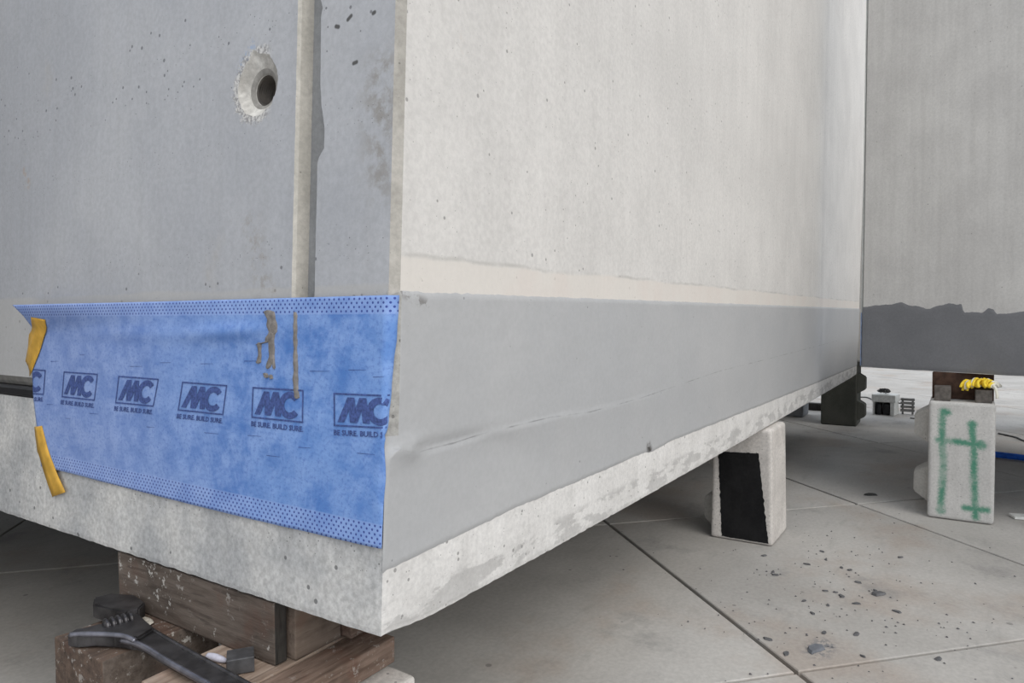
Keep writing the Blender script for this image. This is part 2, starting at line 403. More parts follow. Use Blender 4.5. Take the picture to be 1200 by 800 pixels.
# ------------------------------------------------------------------ the near unit (leans by a degree or two)
ZB = .735; UX, UY = .040, -.012
def S(x, y, h): return (x+UX*h, y+UY*h, ZB+h)
LEN, WID, TOP = 7.56, 7.0, 4.4
YR = -.008                                  # right-hand wall plane
unit = thing('precast_unit', 'huge pale precast concrete unit in the foreground with a grey coated foot', 'concrete unit')
unit.location = (0, 0, 0)

def chip(h):   # broken edge of the groove
    return interp([(.7, .0), (1.008, 0), (1.018, .006), (1.033, .021), (1.078, .0195), (1.126, .0095), (1.174, .0035), (1.30, .0015), (1.325, .001), (1.342, .006), (1.36, 0)], h)+.0012*nz(0, 1, h, 35)
verts, faces, mi = [], [], []
def V(p): verts.append(p); return len(verts)-1
def F(idx, mat): faces.append(tuple(idx)); mi.append(mat)
HB = .472
# right panel of left face + groove, in slices
hs = [HB+i*(1.5-HB)/110 for i in range(111)]+[2., 3., TOP]
GD = .034
rows = []
for h in hs:
    e = .222-chip(h)
    e2 = .291+.0012*nz(3, 2, h, 30)
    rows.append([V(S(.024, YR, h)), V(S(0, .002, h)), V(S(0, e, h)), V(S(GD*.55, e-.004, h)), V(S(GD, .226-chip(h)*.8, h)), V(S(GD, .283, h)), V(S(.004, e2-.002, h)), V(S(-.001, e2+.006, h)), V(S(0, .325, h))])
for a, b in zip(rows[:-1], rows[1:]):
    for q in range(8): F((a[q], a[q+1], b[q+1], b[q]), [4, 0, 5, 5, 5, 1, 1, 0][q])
# left panel around the socket
YC, HC, RR = .435, 1.213, .073
y0, y1, h0, h1 = .325, .545, HC-.11, HC+.11
def quadL(ya, yb, ha, hb, mat=0): F((V(S(0, ya, ha)), V(S(0, yb, ha)), V(S(0, yb, hb)), V(S(0, ya, hb))), mat)
quadL(y0, y1, HB, h0); quadL(y0, y1, h1, TOP); quadL(y1, WID, HB, TOP)
NR = 64; rings = []
def ringpt(th, r, d, cy=YC, ch=HC): return S(d, cy+r*math.cos(th), ch+r*math.sin(th))
for k_ in range(8): rings.append([])
for q in range(NR):
    th = 2*math.pi*q/NR; c, s_ = math.cos(th), math.sin(th); k_ = .11/max(abs(c), abs(s_))
    rim = RR*(1+.05*nz(c, s_, 0, 3.2)+.05*nz(c, s_, 4, 9)+.22*max(0, math.exp(-((th-1.35)/.16)**2)))
    rings[0].append(V(S(0, YC+k_*c, HC+k_*s_)))
    rings[1].append(V(S(0, YC+rim*c, HC+rim*s_)))
    rings[2].append(V(ringpt(th, rim*.94, .005)))
    rings[3].append(V(ringpt(th, .060, .0115)))
    rings[4].append(V(ringpt(th, .048, .0155, YC-.003, HC-.006)))
    rings[5].append(V(ringpt(th, .0455, .0190, YC-.004, HC-.007)))
    rings[6].append(V(ringpt(th, .0365, .0205, YC-.004, HC-.008)))
    rings[7].append(V(ringpt(th, .0360, .10, YC-.004, HC-.008)))
for k_ in range(7):
    for q in range(NR): F((rings[k_][q], rings[k_][(q+1) % NR], rings[k_+1][(q+1) % NR], rings[k_+1][q]), 0 if k_ == 0 else (6 if k_ in (4, 5) else 3))
# other faces of the wall
def quad(pts, mat): F([V(S(*p)) for p in pts], mat)
quad([(.024, YR, HB), (LEN, YR, HB), (LEN, YR, TOP), (.024, YR, TOP)], 2)
quad([(.024, YR, HB), (LEN, YR, HB), (LEN, YR, .408), (.024, YR, .408)], 2)
quad([(LEN, YR, .36), (LEN, WID, .36), (LEN, WID, TOP), (LEN, YR, TOP)], 2)
quad([(0, WID, HB), (LEN, WID, HB), (LEN, WID, TOP), (0, WID, TOP)], 2)
quad([(.024, YR, TOP), (LEN, YR, TOP), (LEN, WID, TOP), (0, WID, TOP), (0, .002, TOP)], 2)
quad([(0, .002, HB), (0, WID, HB), (.05, WID, HB), (.05, .002, HB)], 0)
quad([(.045, .0, HB), (.045, WID, HB), (.045, WID, .39), (.045, .0, .39)], 1)
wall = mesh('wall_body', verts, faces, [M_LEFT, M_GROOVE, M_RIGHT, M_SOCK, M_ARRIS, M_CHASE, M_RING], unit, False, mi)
for p in wall.data.polygons: p.use_smooth = p.material_index in (3, 6)
# threaded lifting socket
jv = [[], []]
n_ = 40
prof = []
for t in range(13):
    d = .0225+t*.006; prof += [(.0358, d), (.0320, d+.003)]
vs, fs = [], []
for r, d in prof:
    for q in range(n_): vs.append(ringpt(2*math.pi*q/n_, r, d, YC-.004, HC-.008))
for a in range(len(prof)-1):
    for q in range(n_): fs.append((a*n_+q, a*n_+(q+1) % n_, (a+1)*n_+(q+1) % n_, (a+1)*n_+q))
fs.append(tuple(len(vs)-n_+q for q in range(n_)))
o = mesh('lifting_socket', vs, fs, M_STEEL, wall); o['label'] = 'dark threaded steel socket set in a round recess'

# foot slab with chipped arrises
def bot(x): return interp([(0, .004), (.03, .006), (.08, -.002), (.145, -.010), (.75, -.018), (2.4, -.026), (7.2, -.026), (7.56, -.020)], x)
path = []
yy = WID
while yy > .0: path.append((0., yy)); yy -= .02 if yy < 2.2 else .12
path.append((0., 0.)); ic = len(path)-1
xx = .0
while xx < LEN: xx += .012 if xx < 1.2 else (.025 if xx < 3 else .06); path.append((min(xx, LEN), 0.))
verts, faces, mi = [], [], []
FT = .405
cols = []
for i, (x, y) in enumerate(path):
    isR = i > ic; b = bot(x) if isR else .002+(.002 if y < .04 else 0)
    u = x if isR else -y
    e = .0030*nz(u, 3, 1, 30)+.0022*nz(u, 8, 1, 90)
    crn = .006 if abs(u) < .004 else 0
    col = []
    for (h, inn) in ((FT, 0.), (.16, 0.), (b+.016+e*.5, 0.), (b+.004+e, .002+abs(e)*.4), (b+e, .009)):
        px, py = (x, y+inn) if isR else (x+inn, y)
        if i == ic: px, py = inn*.7+crn*.3, inn*.7+crn*.3
        if isR and h < .16 and x < .03: py += .0
        col.append(V(S(px, py, h)))
    cols.append(col)
for i in range(len(cols)-1):
    for q in range(4): F((cols[i][q], cols[i+1][q], cols[i+1][q+1], cols[i][q+1]), 0 if i < ic else 1)
B2 = [V(S(0.15, WID, 0)), V(S(LEN, WID, -.024)), V(S(LEN, WID, FT)), V(S(0, WID, FT))]
F([c[4] for c in cols]+[B2[1]], 0)
F([c[0] for c in cols]+[B2[2]], 0)
F(cols[-1]+[B2[1], B2[2]], 1); F((cols[0][0], cols[0][4], B2[1], B2[2]), 0)
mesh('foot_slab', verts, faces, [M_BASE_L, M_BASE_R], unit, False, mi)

# joint seal strip in the left-hand joint
def strip_prof(name, prof, y0, y1, mat, n=24):
    vs, fs = [], []
    for i in range(n+1):
        y = y0+(y1-y0)*i/n
        for (x, h) in prof: vs.append(S(x+.0015*nz(y, 2, h, 20), y, h+.0015*nz(y, h, 0, 14)))
    L_ = len(prof)
    for i in range(n):
        for q in range(L_): fs.append((i*L_+q, i*L_+(q+1) % L_, (i+1)*L_+(q+1) % L_, (i+1)*L_+q))
    fs += [tuple(range(L_)), tuple(range(n*L_, n*L_+L_))]
    return mesh(name, vs, fs, mat, unit)
o = strip_prof('joint_seal', [(.046, .404), (.004, .404), (-.004, .412), (-.006, .432), (.002, .441), (.046, .443)], .012, WID-.05, M_SEAL); o['label'] = 'black rubber seal in the joint at the left'
o = strip_prof('joint_filler', [(.046, .4725), (.001, .4725), (.008, .455), (.016, .443), (.046, .443)], .012, WID-.05, M_SEAL2); o['label'] = 'grey mortar edge above the black seal'

# grey coating on the right face
xs = [.0]; 
while xs[-1] < LEN: xs.append(min(LEN, xs[-1]+(.008 if xs[-1] < .9 else .016 if xs[-1] < 2 else .05)))
NH = 62; verts, faces = [], []
crk = [(p[0], p[2]-ZB) for p in CRACK]+[(LEN, .40)]
low = [(0, .139), (.3, .147), (.49, .153), (1., .150), (1.40, .149), (1.47, .138), (1.67, .149), (3., .128), (5., .10), (LEN, .075)]
cols = []
for i, x in enumerate([-1.]+xs):
    col = []
    for j in range(NH+1):
        xa = max(x, 0)
        hi = .7175+.0022*nz(xa, 0, 5, 12)+.0025*nz(xa, 1, 5, 45)*(1.3 if xa < .4 else .6)
        lo = interp(low, xa)+.003*nz(xa, 2, 9, 9)+.0025*nz(xa, 7, 2, 40)
        h = lo+(hi-lo)*j/NH
        up = sstep(.372-.23*sstep(.25, .9, xa), .405, h)
        ch = interp(crk, xa)
        und = .0018*nz(xa, 0, h, 5)+.0009*nz(xa, 3, h, 17)
        lip = .006*sstep(ch+.004, ch-.003, h)*math.exp(-max(0, ch-h)/.055)*(1-sstep(.1, 2.0, xa))
        bmp = .010*math.exp(-((xa-.06)/.04)**2-((h-.385)/.025)**2)
        out = .004+und+lip+bmp
        if j in (0, NH): out = -.001
        if x < 0:   # at the corner edge
            px, py = (-.0015*up, .004*up-.003*(1-up)+.0)
            px += -.004*(1-up)
        else:
            xr = max(xa, .024*up+.002*(1-up)); px = xr; py = (YR*up+0.*(1-up))-out
            if up > .5 and xa < .03: px = .024+xa*.2
        col.append(V(S(px, py, h)))
    cols.append(col)
for i in range(len(cols)-1):
    for j in range(NH): faces.append((cols[i][j], cols[i+1][j], cols[i+1][j+1], cols[i][j+1]))
bmi = [1 if (f // NH == 0 and verts[cols[0][f % NH]][2]-ZB > .415) else 0 for f in range(len(faces))]
o = mesh('coating_band', verts, faces, [M_BAND, M_ARRIS2], unit, True, bmi); o['label'] = 'smooth mid grey coating band trowelled along the foot'

# ------------------------------------------------------------------ blue membrane sheet
left_tab = [(.19, 1.452), (.2635, 1.4678), (.3433, 1.494), (.4107, 1.5141), (.4793, 1.5227), (.562, 1.5259), (.631, 1.5228), (.6726, 1.596), (.7073, 1.6778)]
right_tab = [(.19, -.004), (.2656, -.006), (.3361, -.010), (.3616, -.008), (.401, -.004), (.4254, -.006), (.4488, -.010), (.4751, -.011), (.5443, -.0145), (.6135, -.020), (.7063, -.0235)]
def sL(h): return interp(left_tab, h)
def sR(h): return interp(right_tab, h)+.0012*nz(h, 0, 4, 25)
def Mpt(s, h, off=0.):
    b = .052*sstep(.75, 1.65, s)*sstep(.615, .707, h)
    b += .010*math.exp(-((s-.52)/.16)**2-((h-.632+.05*(s-.45))/.018)**2)
    b += .004*math.exp(-((s-1.0)/.35)**2-((h-.62)/.02)**2)
    b += .012*sstep(1.30, 1.52, s)*(1-sstep(.62, .68, h))*(.35+.65*sstep(.35, .2, h)*0+.0)
    b += .0022*(nz(s, h, 0, 6)+.5*nz(s, h, 3, 15)) + .0025
    b += .004*math.exp(-((h-.44)/.03)**2)*sstep(.3, .02, s)*0
    o = .006+max(b, 0)+off
    y = s-max(b-.004, 0)*(s+.99)/1.03*sstep(.2, .6, s)
    if s >= 0: return S(-o, y, h)
    t = -s/.0245*sstep(.41, .435, h)
    return S(.024*t-o*.75+.0, .002-.010*t-(o*.6)*t+(s if h < .42 else 0), h)
NS, NHm = 210, 72; verts, faces, uvs = [], [], []
for j in range(NHm+1):
    h = .1945+(.707-.1945)*j/NHm
    for i in range(NS+1):
        a, b = sR(h), sL(h); s = a+(b-a)*(i/NS)
        hh = h+(.005*math.sin(s*2.4+.4)*(-1) if j < 8 else 0)*(1-j/8)
        verts.append(Mpt(s, hh)); uvs.append((s, hh))
for j in range(NHm):
    for i in range(NS):
        k_ = j*(NS+1)+i; faces.append((k_, k_+1, k_+NS+2, k_+NS+1))
memb = thing('membrane_sheet', 'blue fleece sealing sheet with printed logos wrapped along the corner foot', 'membrane sheet')
me = bpy.data.meshes.new('fleece_sheet'); me.from_pydata(verts, [], faces)
uvl = me.uv_layers.new(name='UVMap')
for lp in me.loops: uvl.data[lp.index].uv = uvs[lp.vertex_index]
me.polygons.foreach_set('use_smooth', [True]*len(me.polygons))
sheet = link('fleece_sheet', me, M_MEM, memb)
sm = sheet.modifiers.new('thickness', 'SOLIDIFY'); sm.thickness = .0016; sm.offset = 0

# printed logos
LOGOS = [[(1.6571, .5021), (1.4316, .5028), (1.4415, .4234), (1.6726, .4186)],
 [(1.318, .502), (1.1184, .503), (1.1327, .4236), (1.3325, .4222)],
 [(1.006, .5019), (.8053, .5023), (.826, .4263), (1.0217, .4234)],
 [(.6982, .4997), (.5114, .5002), (.5236, .4257), (.7152, .424)],
 [(.4153, .5005), (.2408, .5026), (.237, .4294), (.417, .4275)],
 [(.1444, .5018), (-.0383, .5061), (-.0396, .4382), (.14, .4306)]]
def text_mesh(body):
    cu = bpy.data.curves.new('txt', 'FONT'); cu.body = body; cu.resolution_u = 2; cu.offset = .026
    ob = bpy.data.objects.new('txt', cu); COL.objects.link(ob)
    dg = bpy.context.evaluated_depsgraph_get(); dg.update()
    me_ = bpy.data.meshes.new_from_object(ob.evaluated_get(dg))
    vs_ = [v.co.copy() for v in me_.vertices]; fs_ = [tuple(p.vertices) for p in me_.polygons]
    bpy.data.objects.remove(ob); bpy.data.meshes.remove(me_)
    x0 = min(v.x for v in vs_); x1 = max(v.x for v in vs_); y0_ = min(v.y for v in vs_); y1_ = max(v.y for v in vs_)
    return [((v.x-x0)/(x1-x0), (v.y-y0_)/(y1_-y0_)) for v in vs_], fs_
TV, TF = text_mesh('BE SURE. BUILD SURE.')
def poly_strip(pts, close=False):
    return pts
def logo_geo():
    """vertices in box coordinates (u right, v up), faces"""
    vs, fs = [], []
    def q(*p):
        o = len(vs); vs.extend(p); fs.append(tuple(range(o, o+len(p))))
    tu, tv = .022, .05
    for k in range(12):                       # frame sides, cut fine so that they follow the sheet
        a, b = k/12, (k+1)/12
        q((a, 0), (b, 0), (b, tv), (a, tv)); q((a, 1-tv), (b, 1-tv), (b, 1), (a, 1))
    for k in range(4):
        a, b = tv+(1-2*tv)*k/4, tv+(1-2*tv)*(k+1)/4
        q((0, a), (tu, a), (tu, b), (0, b)); q((1-tu, a), (1, a), (1, b), (1-tu, b))
    def stroke(b0, b1, t0, t1, vb, vt, n=3):
        for k in range(n):
            a, b = k/n, (k+1)/n
            L_ = lambda t: (b0+(t0-b0)*t, vb+(vt-vb)*t); R_ = lambda t: (b1+(t1-b1)*t, vb+(vt-vb)*t)
            q(L_(a), R_(a), R_(b), L_(b))
    stroke(.065, .175, .235, .345, .13, .88)
    stroke(.270, .385, .243, .345, .13, .88)
    stroke(.275, .385, .425, .535, .13, .88)
    stroke(.475, .585, .438, .535, .13, .88)
    n = 18; ang0, ang1 = math.radians(38), math.radians(322)
    for k in range(n):
        a = ang0+(ang1-ang0)*k/n; b = ang0+(ang1-ang0)*(k+1)/n
        P = lambda t, e: (.745+(.205-e*.1)*math.cos(t), .5+(.42-e*.20)*math.sin(t))
        q(P(a, 0), P(b, 0), P(b, 1), P(a, 1))
    return vs, fs
LV, LF = logo_geo()
def put_print(name, vs, fs, cor, parent, lim=True):
    TL, TR, BR, BL = cor; out = []; keep = []
    for (u, v) in vs:
        t = (BL[0]*(1-u)+BR[0]*u, BL[1]*(1-u)+BR[1]*u); p = (TL[0]*(1-u)+TR[0]*u, TL[1]*(1-u)+TR[1]*u)
        s = t[0]*(1-v)+p[0]*v; h = t[1]*(1-v)+p[1]*v
        out.append((s, h))
    vv = []
    for (s, h) in out:
        s2 = min(max(s, sR(h)+.0015), sL(h)-.003); vv.append(Mpt(s2, h, .0021))
    ff = []
    for f in fs:
        ss = [out[i] for i in f]
        if all(s >= sL(h)-.004 for s, h in ss) or all(s <= sR(h)+.002 for s, h in ss): continue
        ff.append(f)
    me_ = bpy.data.meshes.new(name); me_.from_pydata(vv, [], ff)
    return link(name, me_, M_PRINT, parent)
for cor in LOGOS:
    o = put_print('printed_logo', LV, LF, cor, memb)
    TL, TR, BR, BL = cor
    ext = lambda a, b, t: (a[0]+(b[0]-a[0])*t, a[1]+(b[1]-a[1])*t)
    c2 = [ext(TL, BL, 1.10), ext(TR, BR, 1.10), ext(TR, BR, 1.27), ext(TL, BL, 1.27)]
    put_print('printed_slogan', TV, TF, c2, o)
# short slits in the fleece, drawn as thin print lines
sv, sf = [], []
for (s, h, l) in ((1.40, .53, .05), (1.22, .555, .03), (.95, .53, .06), (.80, .545, .05), (.62, .548, .05), (.45, .560, .06), (.22, .545, .06), (.10, .552, .05), (.03, .54, .03),
                  (1.42, .395, .04), (1.16, .385, .05), (.86, .37, .04), (.60, .377, .06), (.43, .385, .05), (.25, .375, .04), (.07, .38, .05), (1.30, .36, .03), (.36, .345, .05)):
    o_ = len(sv); h2 = h+.002
    for (a, b) in ((s, h-.0006), (s-l, h2-.0003), (s-l, h2+.0003), (s, h+.0006)): sv.append(Mpt(max(a, sR(b)+.002), b, .0021))
    sf.append((o_, o_+1, o_+2, o_+3))
me_ = bpy.data.meshes.new('fleece_slits'); me_.from_pydata(sv, [], sf); o = link('fleece_slits', me_, M_PRINT, memb); o['kind'] = 'stuff'
# mortar dribbles on the sheet
def blob_strip(name, pts, seed, parent):
    """pts: (s, h, width) down a dribble; lumpy raised ribbon on the sheet"""
    vs, fs = [], []; path = []
    for (a, b) in zip(pts[:-1], pts[1:]):
        for k in range(7): path.append(tuple(a[q]+(b[q]-a[q])*k/7 for q in range(3)))
    path.append(pts[-1]); n = 7
    for i, (s, h, wd) in enumerate(path):
        wd *= 1.25+.6*nz(s, h, seed, 60)
        if i in (0, len(path)-1): wd *= .35
        for q in range(n):
            t = q/(n-1)*2-1; off = .0012+max(0, (1-t*t))*(.0035+.003*nz(s+t, h, seed, 60))-(.0022 if abs(t) == 1 else 0)
            vs.append(Mpt(s+t*wd/2+.002*nz(s, h, seed+2, 40), h, off))
    for i in range(len(path)-1):
        for q in range(n-1): fs.append((i*n+q, i*n+q+1, (i+1)*n+q+1, (i+1)*n+q))
    o = mesh(name, vs, fs, M_MORTAR, parent, True); return o
o = blob_strip('mortar_dribble', [(.272, .675, .010), (.272, .62, .013), (.268, .56, .014), (.266, .50, .016), (.262, .482, .018)], 1, memb); o['label'] = 'straight grey mortar dribble'
for i, pts in enumerate(([(.365, .680, .03), (.352, .655, .035), (.345, .63, .03), (.365, .607, .022), (.405, .600, .012)],
            [(.350, .63, .02), (.352, .60, .018), (.350, .572, .020), (.364, .545, .014)], [(.395, .605, .014), (.392, .575, .012), (.398, .556, .02)],
            [(.372, .535, .016), (.366, .524, .020)], [(.345, .580, .008), (.340, .545, .008)], [(.352, .532, .010), (.348, .522, .012)])):
    o = blob_strip('mortar_splash', pts, 3+i, memb); o['label'] = 'grey mortar splash'

# yellow tape pieces
def tape(name, label, A, B, lift):
    """A,B: the two long edges as (s,h) points from top to bottom"""
    vs, fs = [], []; n = 14
    for i in range(n+1):
        t = i/n
        ev = lambda E: tuple(interp([(k/(len(E)-1), e[q]) for k, e in enumerate(E)], t) for q in (0, 1))
        for q in range(4):
            a, b = ev(A), ev(B); s = a[0]+(b[0]-a[0])*q/3; h = a[1]+(b[1]-a[1])*q/3
            on = min(s, sL(h)); p0 = Vector(Mpt(min(s, sL(h)), h, .0025))
            if s > sL(h): 
                f = sstep(0, .045, s-sL(h)); p1 = Vector(S(-.0025, s, h)); p2 = Vector((p0.x, p1.y, p1.z)); p0 = p2*(1-f)+p1*f
            p0.x -= lift*math.sin(math.pi*t)*(.3+.7*q/3)+.0008*nz(t, q, 1, 6)
            vs.append(p0)
    for i in range(n):
        for q in range(3): fs.append((i*4+q, i*4+q+1, i*4+q+5, i*4+q+4))
    o = mesh(name, vs, fs, M_TAPE, None, True); md = o.modifiers.new('thickness', 'SOLIDIFY'); md.thickness = .0012
    return tag(o, label, 'tape')
tape('tape_strip', 'yellow tape strip holding the upper left corner of the blue sheet', [(1.44, .660), (1.425, .63), (1.475, .55), (1.535, .478)], [(1.535, .668), (1.515, .63), (1.565, .57), (1.590, .525)], .004)
tape('tape_strip', 'yellow tape strip holding the lower left corner of the blue sheet', [(1.449, .326), (1.41, .262), (1.35, .19), (1.295, .136)], [(1.505, .318), (1.47, .25), (1.42, .175), (1.374, .111)], .002)

# ------------------------------------------------------------------ timber packing, wrench and support under the near corner
def timber(name, lo, hi, mat, label, seed, jit=.003, group=None, rotz=0, ends=None):
    c = ((lo[0]+hi[0])/2, (lo[1]+hi[1])/2, lo[2]); h = [(hi[i]-lo[i])/2 for i in (0, 1)]
    bm = rough_box((-h[0], -h[1], 0), (h[0], h[1], hi[2]-lo[2]), .004, 2, 6, jit, seed)
    o = from_bm(name, bm, mat, None, False, c); o.rotation_euler = (0, 0, rotz)
    if ends is not None:
        o.data.materials.append(ends[0])
        for p in o.data.polygons:
            if p.normal[ends[1]]*ends[2] > .8: p.material_index = 1
    return tag(o, label, 'timber', group)
timber('timber_block', (.012, .350, .581), (.048, 1.035, .730), M_WOODA, 'stained brown timber block, splashed white, directly under the left face', 1, .0015, ends=(M_END, 1, -1))
timber('timber_block', (.055, .330, .581), (.200, 1.0, .728), M_WOODB, 'greyish brown timber block tucked behind the splashed one', 2, .002)
timber('timber_block', (.206, .300, .581), (.270, .85, .724), M_WOODR, 'reddish timber piece deepest under the concrete corner', 6, .003)
timber('timber_board', (-.34, .224, .509), (.285, .323, .579), M_WOODR, 'weathered grooved board ending below the concrete corner', 3, .004)
timber('timber_board', (-.19, .328, .509), (.283, .560, .579), M_WOODC, 'pale weathered board beneath the wrench handle', 4, .003)
timber('timber_post', (-.19, .727, 0), (.12, .965, .579), M_WOODD, 'dark stained upright timber post beneath the wrench jaws', 5, .003, ends=(M_WOODA, 1, -1))

def inter_block(name, label, loc, w, d, h, mat, knobs=(), knob_top=False, bev=.02, group=None, taper=0., mat2=None):
    """interlocking concrete block: origin bottom front right corner; extends +X by d, +Y by w"""
    t = thing(name, label, 'concrete block', loc, group=group)
    bm = rough_box((0, 0, 0), (d, w, h), bev, 3, 0)
    for v in bm.verts:
        f = v.co.z/h
        v.co.y += taper*(f-.5)*2*(v.co.y-w/2)/(w/2)
        v.co.x += taper*(f-.5)*2*(v.co.x-d/2)/(d/2)*.3
    bd = from_bm('block_body', bm, mat, t)
    for (kx, kz, kw, kh, dep) in knobs:
        bm = bmesh.new(); a, b = [], []
        for (sx_, sz_) in ((-1, -1), (1, -1), (1, 1), (-1, 1)):
            a.append(bm.verts.new((kx+sx_*kw/2, w-.004, kz+sz_*kh/2))); b.append(bm.verts.new((kx+sx_*kw*.30, w+dep, kz+sz_*kh*.28)))
        bm.faces.new(a); bm.faces.new(b)
        for q in range(4): bm.faces.new((a[q], a[(q+1) % 4], b[(q+1) % 4], b[q]))
        bmesh.ops.bevel(bm, geom=[e for e in bm.edges], offset=.008, segments=2, affect='EDGES')
        from_bm('locking_knob', bm, mat2 or mat, t)
    return t
M_BLOCK = concrete('block_concrete', (.40, .385, .36), (.50, .485, .455), 5., .12, .05, (50., .22), .5)
M_BLOCKP = concrete('block_concrete_pale', (.56, .53, .50), (.69, .655, .62), 5., .14, .05, (50., .22), .5)
M_BLOCKD = concrete('block_concrete_shaded', (.062, .064, .054), (.085, .085, .074), 5., .1, .0, None)  # shade at the far blocks put into a dark concrete colour
M_BLOCKG = concrete('block_concrete_dim', (.22, .23, .245), (.28, .285, .295), 5., .1, .1, None)
t = thing('support_block', 'pale concrete support block below the timber packing at the near corner', 'concrete block', (-.10, .145, 0))
from_bm('block_body', rough_box((0, 0, 0), (.375, .46, .503), .012, 3, 6, .004, 5), M_BLOCKP, t)

wr = thing('adjustable_wrench', 'big dark adjustable wrench lying across the boards under the corner', 'wrench', (-.099, .550, .581))
wr.scale = (1.035, 1.035, 1.0)
def W(pts): return [(x+.13, y-.5) for x, y in pts]
HZ = .002
# handle with raised edges and a long recessed web
hd = extrude_poly('handle', W([(-.088, .765), (-.0875, .74), (-.1034, .586), (-.1150, .438), (-.1316, .20), (-.140, .02), (-.150, -.03), (-.175, -.045), (-.200, -.03), (-.203, .02), (-.186, .20), (-.1735, .335), (-.166, .482), (-.155, .60), (-.157, .66), (-.168, .70)]), HZ+.004, HZ+.024, M_WRENCH, wr, .004)
tube('handle_edge', [(-.165+.13, .685-.5, HZ+.021), (-.1565+.13, .64-.5, HZ+.022), (-.1575+.13, .58-.5, HZ+.023), (-.168+.13, .47-.5, HZ+.023), (-.180+.13, .27-.5, HZ+.023), (-.198+.13, .02-.5, HZ+.023)], .0075, M_WRENCH2, hd, 8, 5)
tube('handle_edge', [(-.094+.13, .70-.5, HZ+.021), (-.106+.13, .586-.5, HZ+.023), (-.118+.13, .43-.5, HZ+.023), (-.136+.13, .20-.5, HZ+.023), (-.146+.13, .02-.5, HZ+.023)], .006, M_WRENCH, hd, 8, 5)
fj = extrude_poly('fixed_jaw', W([(-.232, .806), (-.205, .818), (-.184, .803), (-.160, .800), (-.152, .786), (-.120, .780), (-.100, .795), (-.078, .800), (-.074, .77), (-.083, .735), (-.098, .66), (-.150, .640), (-.1575, .655), (-.172, .704), (-.197, .752), (-.222, .780)]), HZ, HZ+.034, M_WRENCH, wr, .005)
tube('jaw_edge', [(-.226+.13, .800-.5, HZ+.031), (-.205+.13, .765-.5, HZ+.033), (-.180+.13, .715-.5, HZ+.034), (-.163+.13, .675-.5, HZ+.033), (-.157+.13, .64-.5, HZ+.028)], .0065, M_WRENCH2, fj, 8, 5)
extrude_poly('movable_jaw', W([(-.122, .905), (-.098, .948), (-.058, .938), (-.030, .872), (-.042, .800), (-.072, .776), (-.098, .786), (-.112, .822)]), HZ+.006, HZ+.046, M_WRENCH, wr, .004)
# worm screw with raised threads
prof = []
for k in range(5): prof += [(.0125, -.030+k*.0135), (.0205, -.0265+k*.0135), (.0205, -.0215+k*.0135), (.0125, -.0180+k*.0135)]
vs, fs = [], []; n_ = 16
ax = Vector((.80, -.16, 0)).normalized(); bx = Vector((-ax.y, ax.x, 0)); cz = Vector((0, 0, 1)); cc = Vector((-.133+.13, .768-.5, HZ+.030))
for r, d in prof:
    for q in range(n_): th = 2*math.pi*q/n_; vs.append(cc+ax*d+bx*r*math.cos(th)+cz*r*math.sin(th))
for a in range(len(prof)-1):
    for q in range(n_): fs.append((a*n_+q, a*n_+(q+1) % n_, (a+1)*n_+(q+1) % n_, (a+1)*n_+q))
fs += [tuple(range(n_)), tuple(len(vs)-n_+q for q in range(n_))]
mesh('worm_screw', vs, fs, M_WRENCH, wr)

o = from_bm('steel_block', rough_box((-.030, -.028, 0), (.030, .028, .036), .002, 2), M_BLK, None, False, (-.036, .412, .581)); o.rotation_euler = (0, 0, math.radians(-36))
tag(o, 'small dark grey steel block on the pale board beside the wrench', 'steel block')
bm = bmesh.new(); bmesh.ops.create_icosphere(bm, subdivisions=2, radius=1.)
for v in bm.verts: v.co = Vector((v.co.x*.010, v.co.y*.036, v.co.z*.009+.006))*(1+.3*nz(*v.co, 2.3)); v.co.z = max(v.co.z, 0)
o = from_bm('plastic_scrap', bm, M_LSCRAP, None, True, (-.043, .496, .581)); o.rotation_euler = (0, 0, math.radians(6))
tag(o, 'crumpled pale scrap in the dark gap beside the wrench handle', 'scrap')
bm = bmesh.new(); bmesh.ops.create_icosphere(bm, subdivisions=2, radius=1.)
for v in bm.verts: v.co = Vector((v.co.x*.020, v.co.y*.035, v.co.z*.010+.004))*(1+.4*nz(*v.co, 2.3)); v.co.z = max(v.co.z, 0)
o = from_bm('mortar_crumb', bm, plain('pale_mortar', (.42, .39, .34), .9, 0, .4, 90., .5), None, False, (-.025, .845, .581)); o.rotation_euler = (0, 0, 0)
tag(o, 'pale mortar crumb between the wrench head and the brown timber', 'mortar crumb')

# ------------------------------------------------------------------ interlocking blocks
bk = inter_block('support_block', 'concrete block with a black painted front under the long side', (3.29, -.045, 0), .365, .40, .703, M_BLOCKP, [(.20, .15, .26, .24, .085), (.20, .53, .26, .24, .085)], taper=-.006, mat2=M_BLOCK)
vs, fs = [], []; nx_, nz_ = 26, 90
for j in range(nz_+1):
    for i in range(nx_+1):
        u, v = i/nx_, j/nz_
        yl = .2545+(.2785-.2545)*v+.007*nz(v, 0, 3, 22)+.009*nz(v, 5, 3, 90); yr = -.0265+(.0356+.0265)*v+.007*nz(v, 2, 3, 22)+.010*nz(v, 8, 3, 90)
        zb_ = .016+.005*nz(u, 1, 7, 12); zt = .545+.012*u+.005*nz(u, 4, 2, 14)
        z_ = zb_+(zt-zb_)*v
        fx = .006*.3*2*(z_/.703-.5)
        vs.append((fx-.0015-.0008*nz(u, v, 0, 20), yl+(yr-yl)*u+.045, z_))
for j in range(nz_):
    for i in range(nx_): k_ = j*(nx_+1)+i; fs.append((k_, k_+1, k_+nx_+2, k_+nx_+1))
o = mesh('paint_patch', vs, fs, M_PAINT, bk); o['label'] = 'black painted panel'

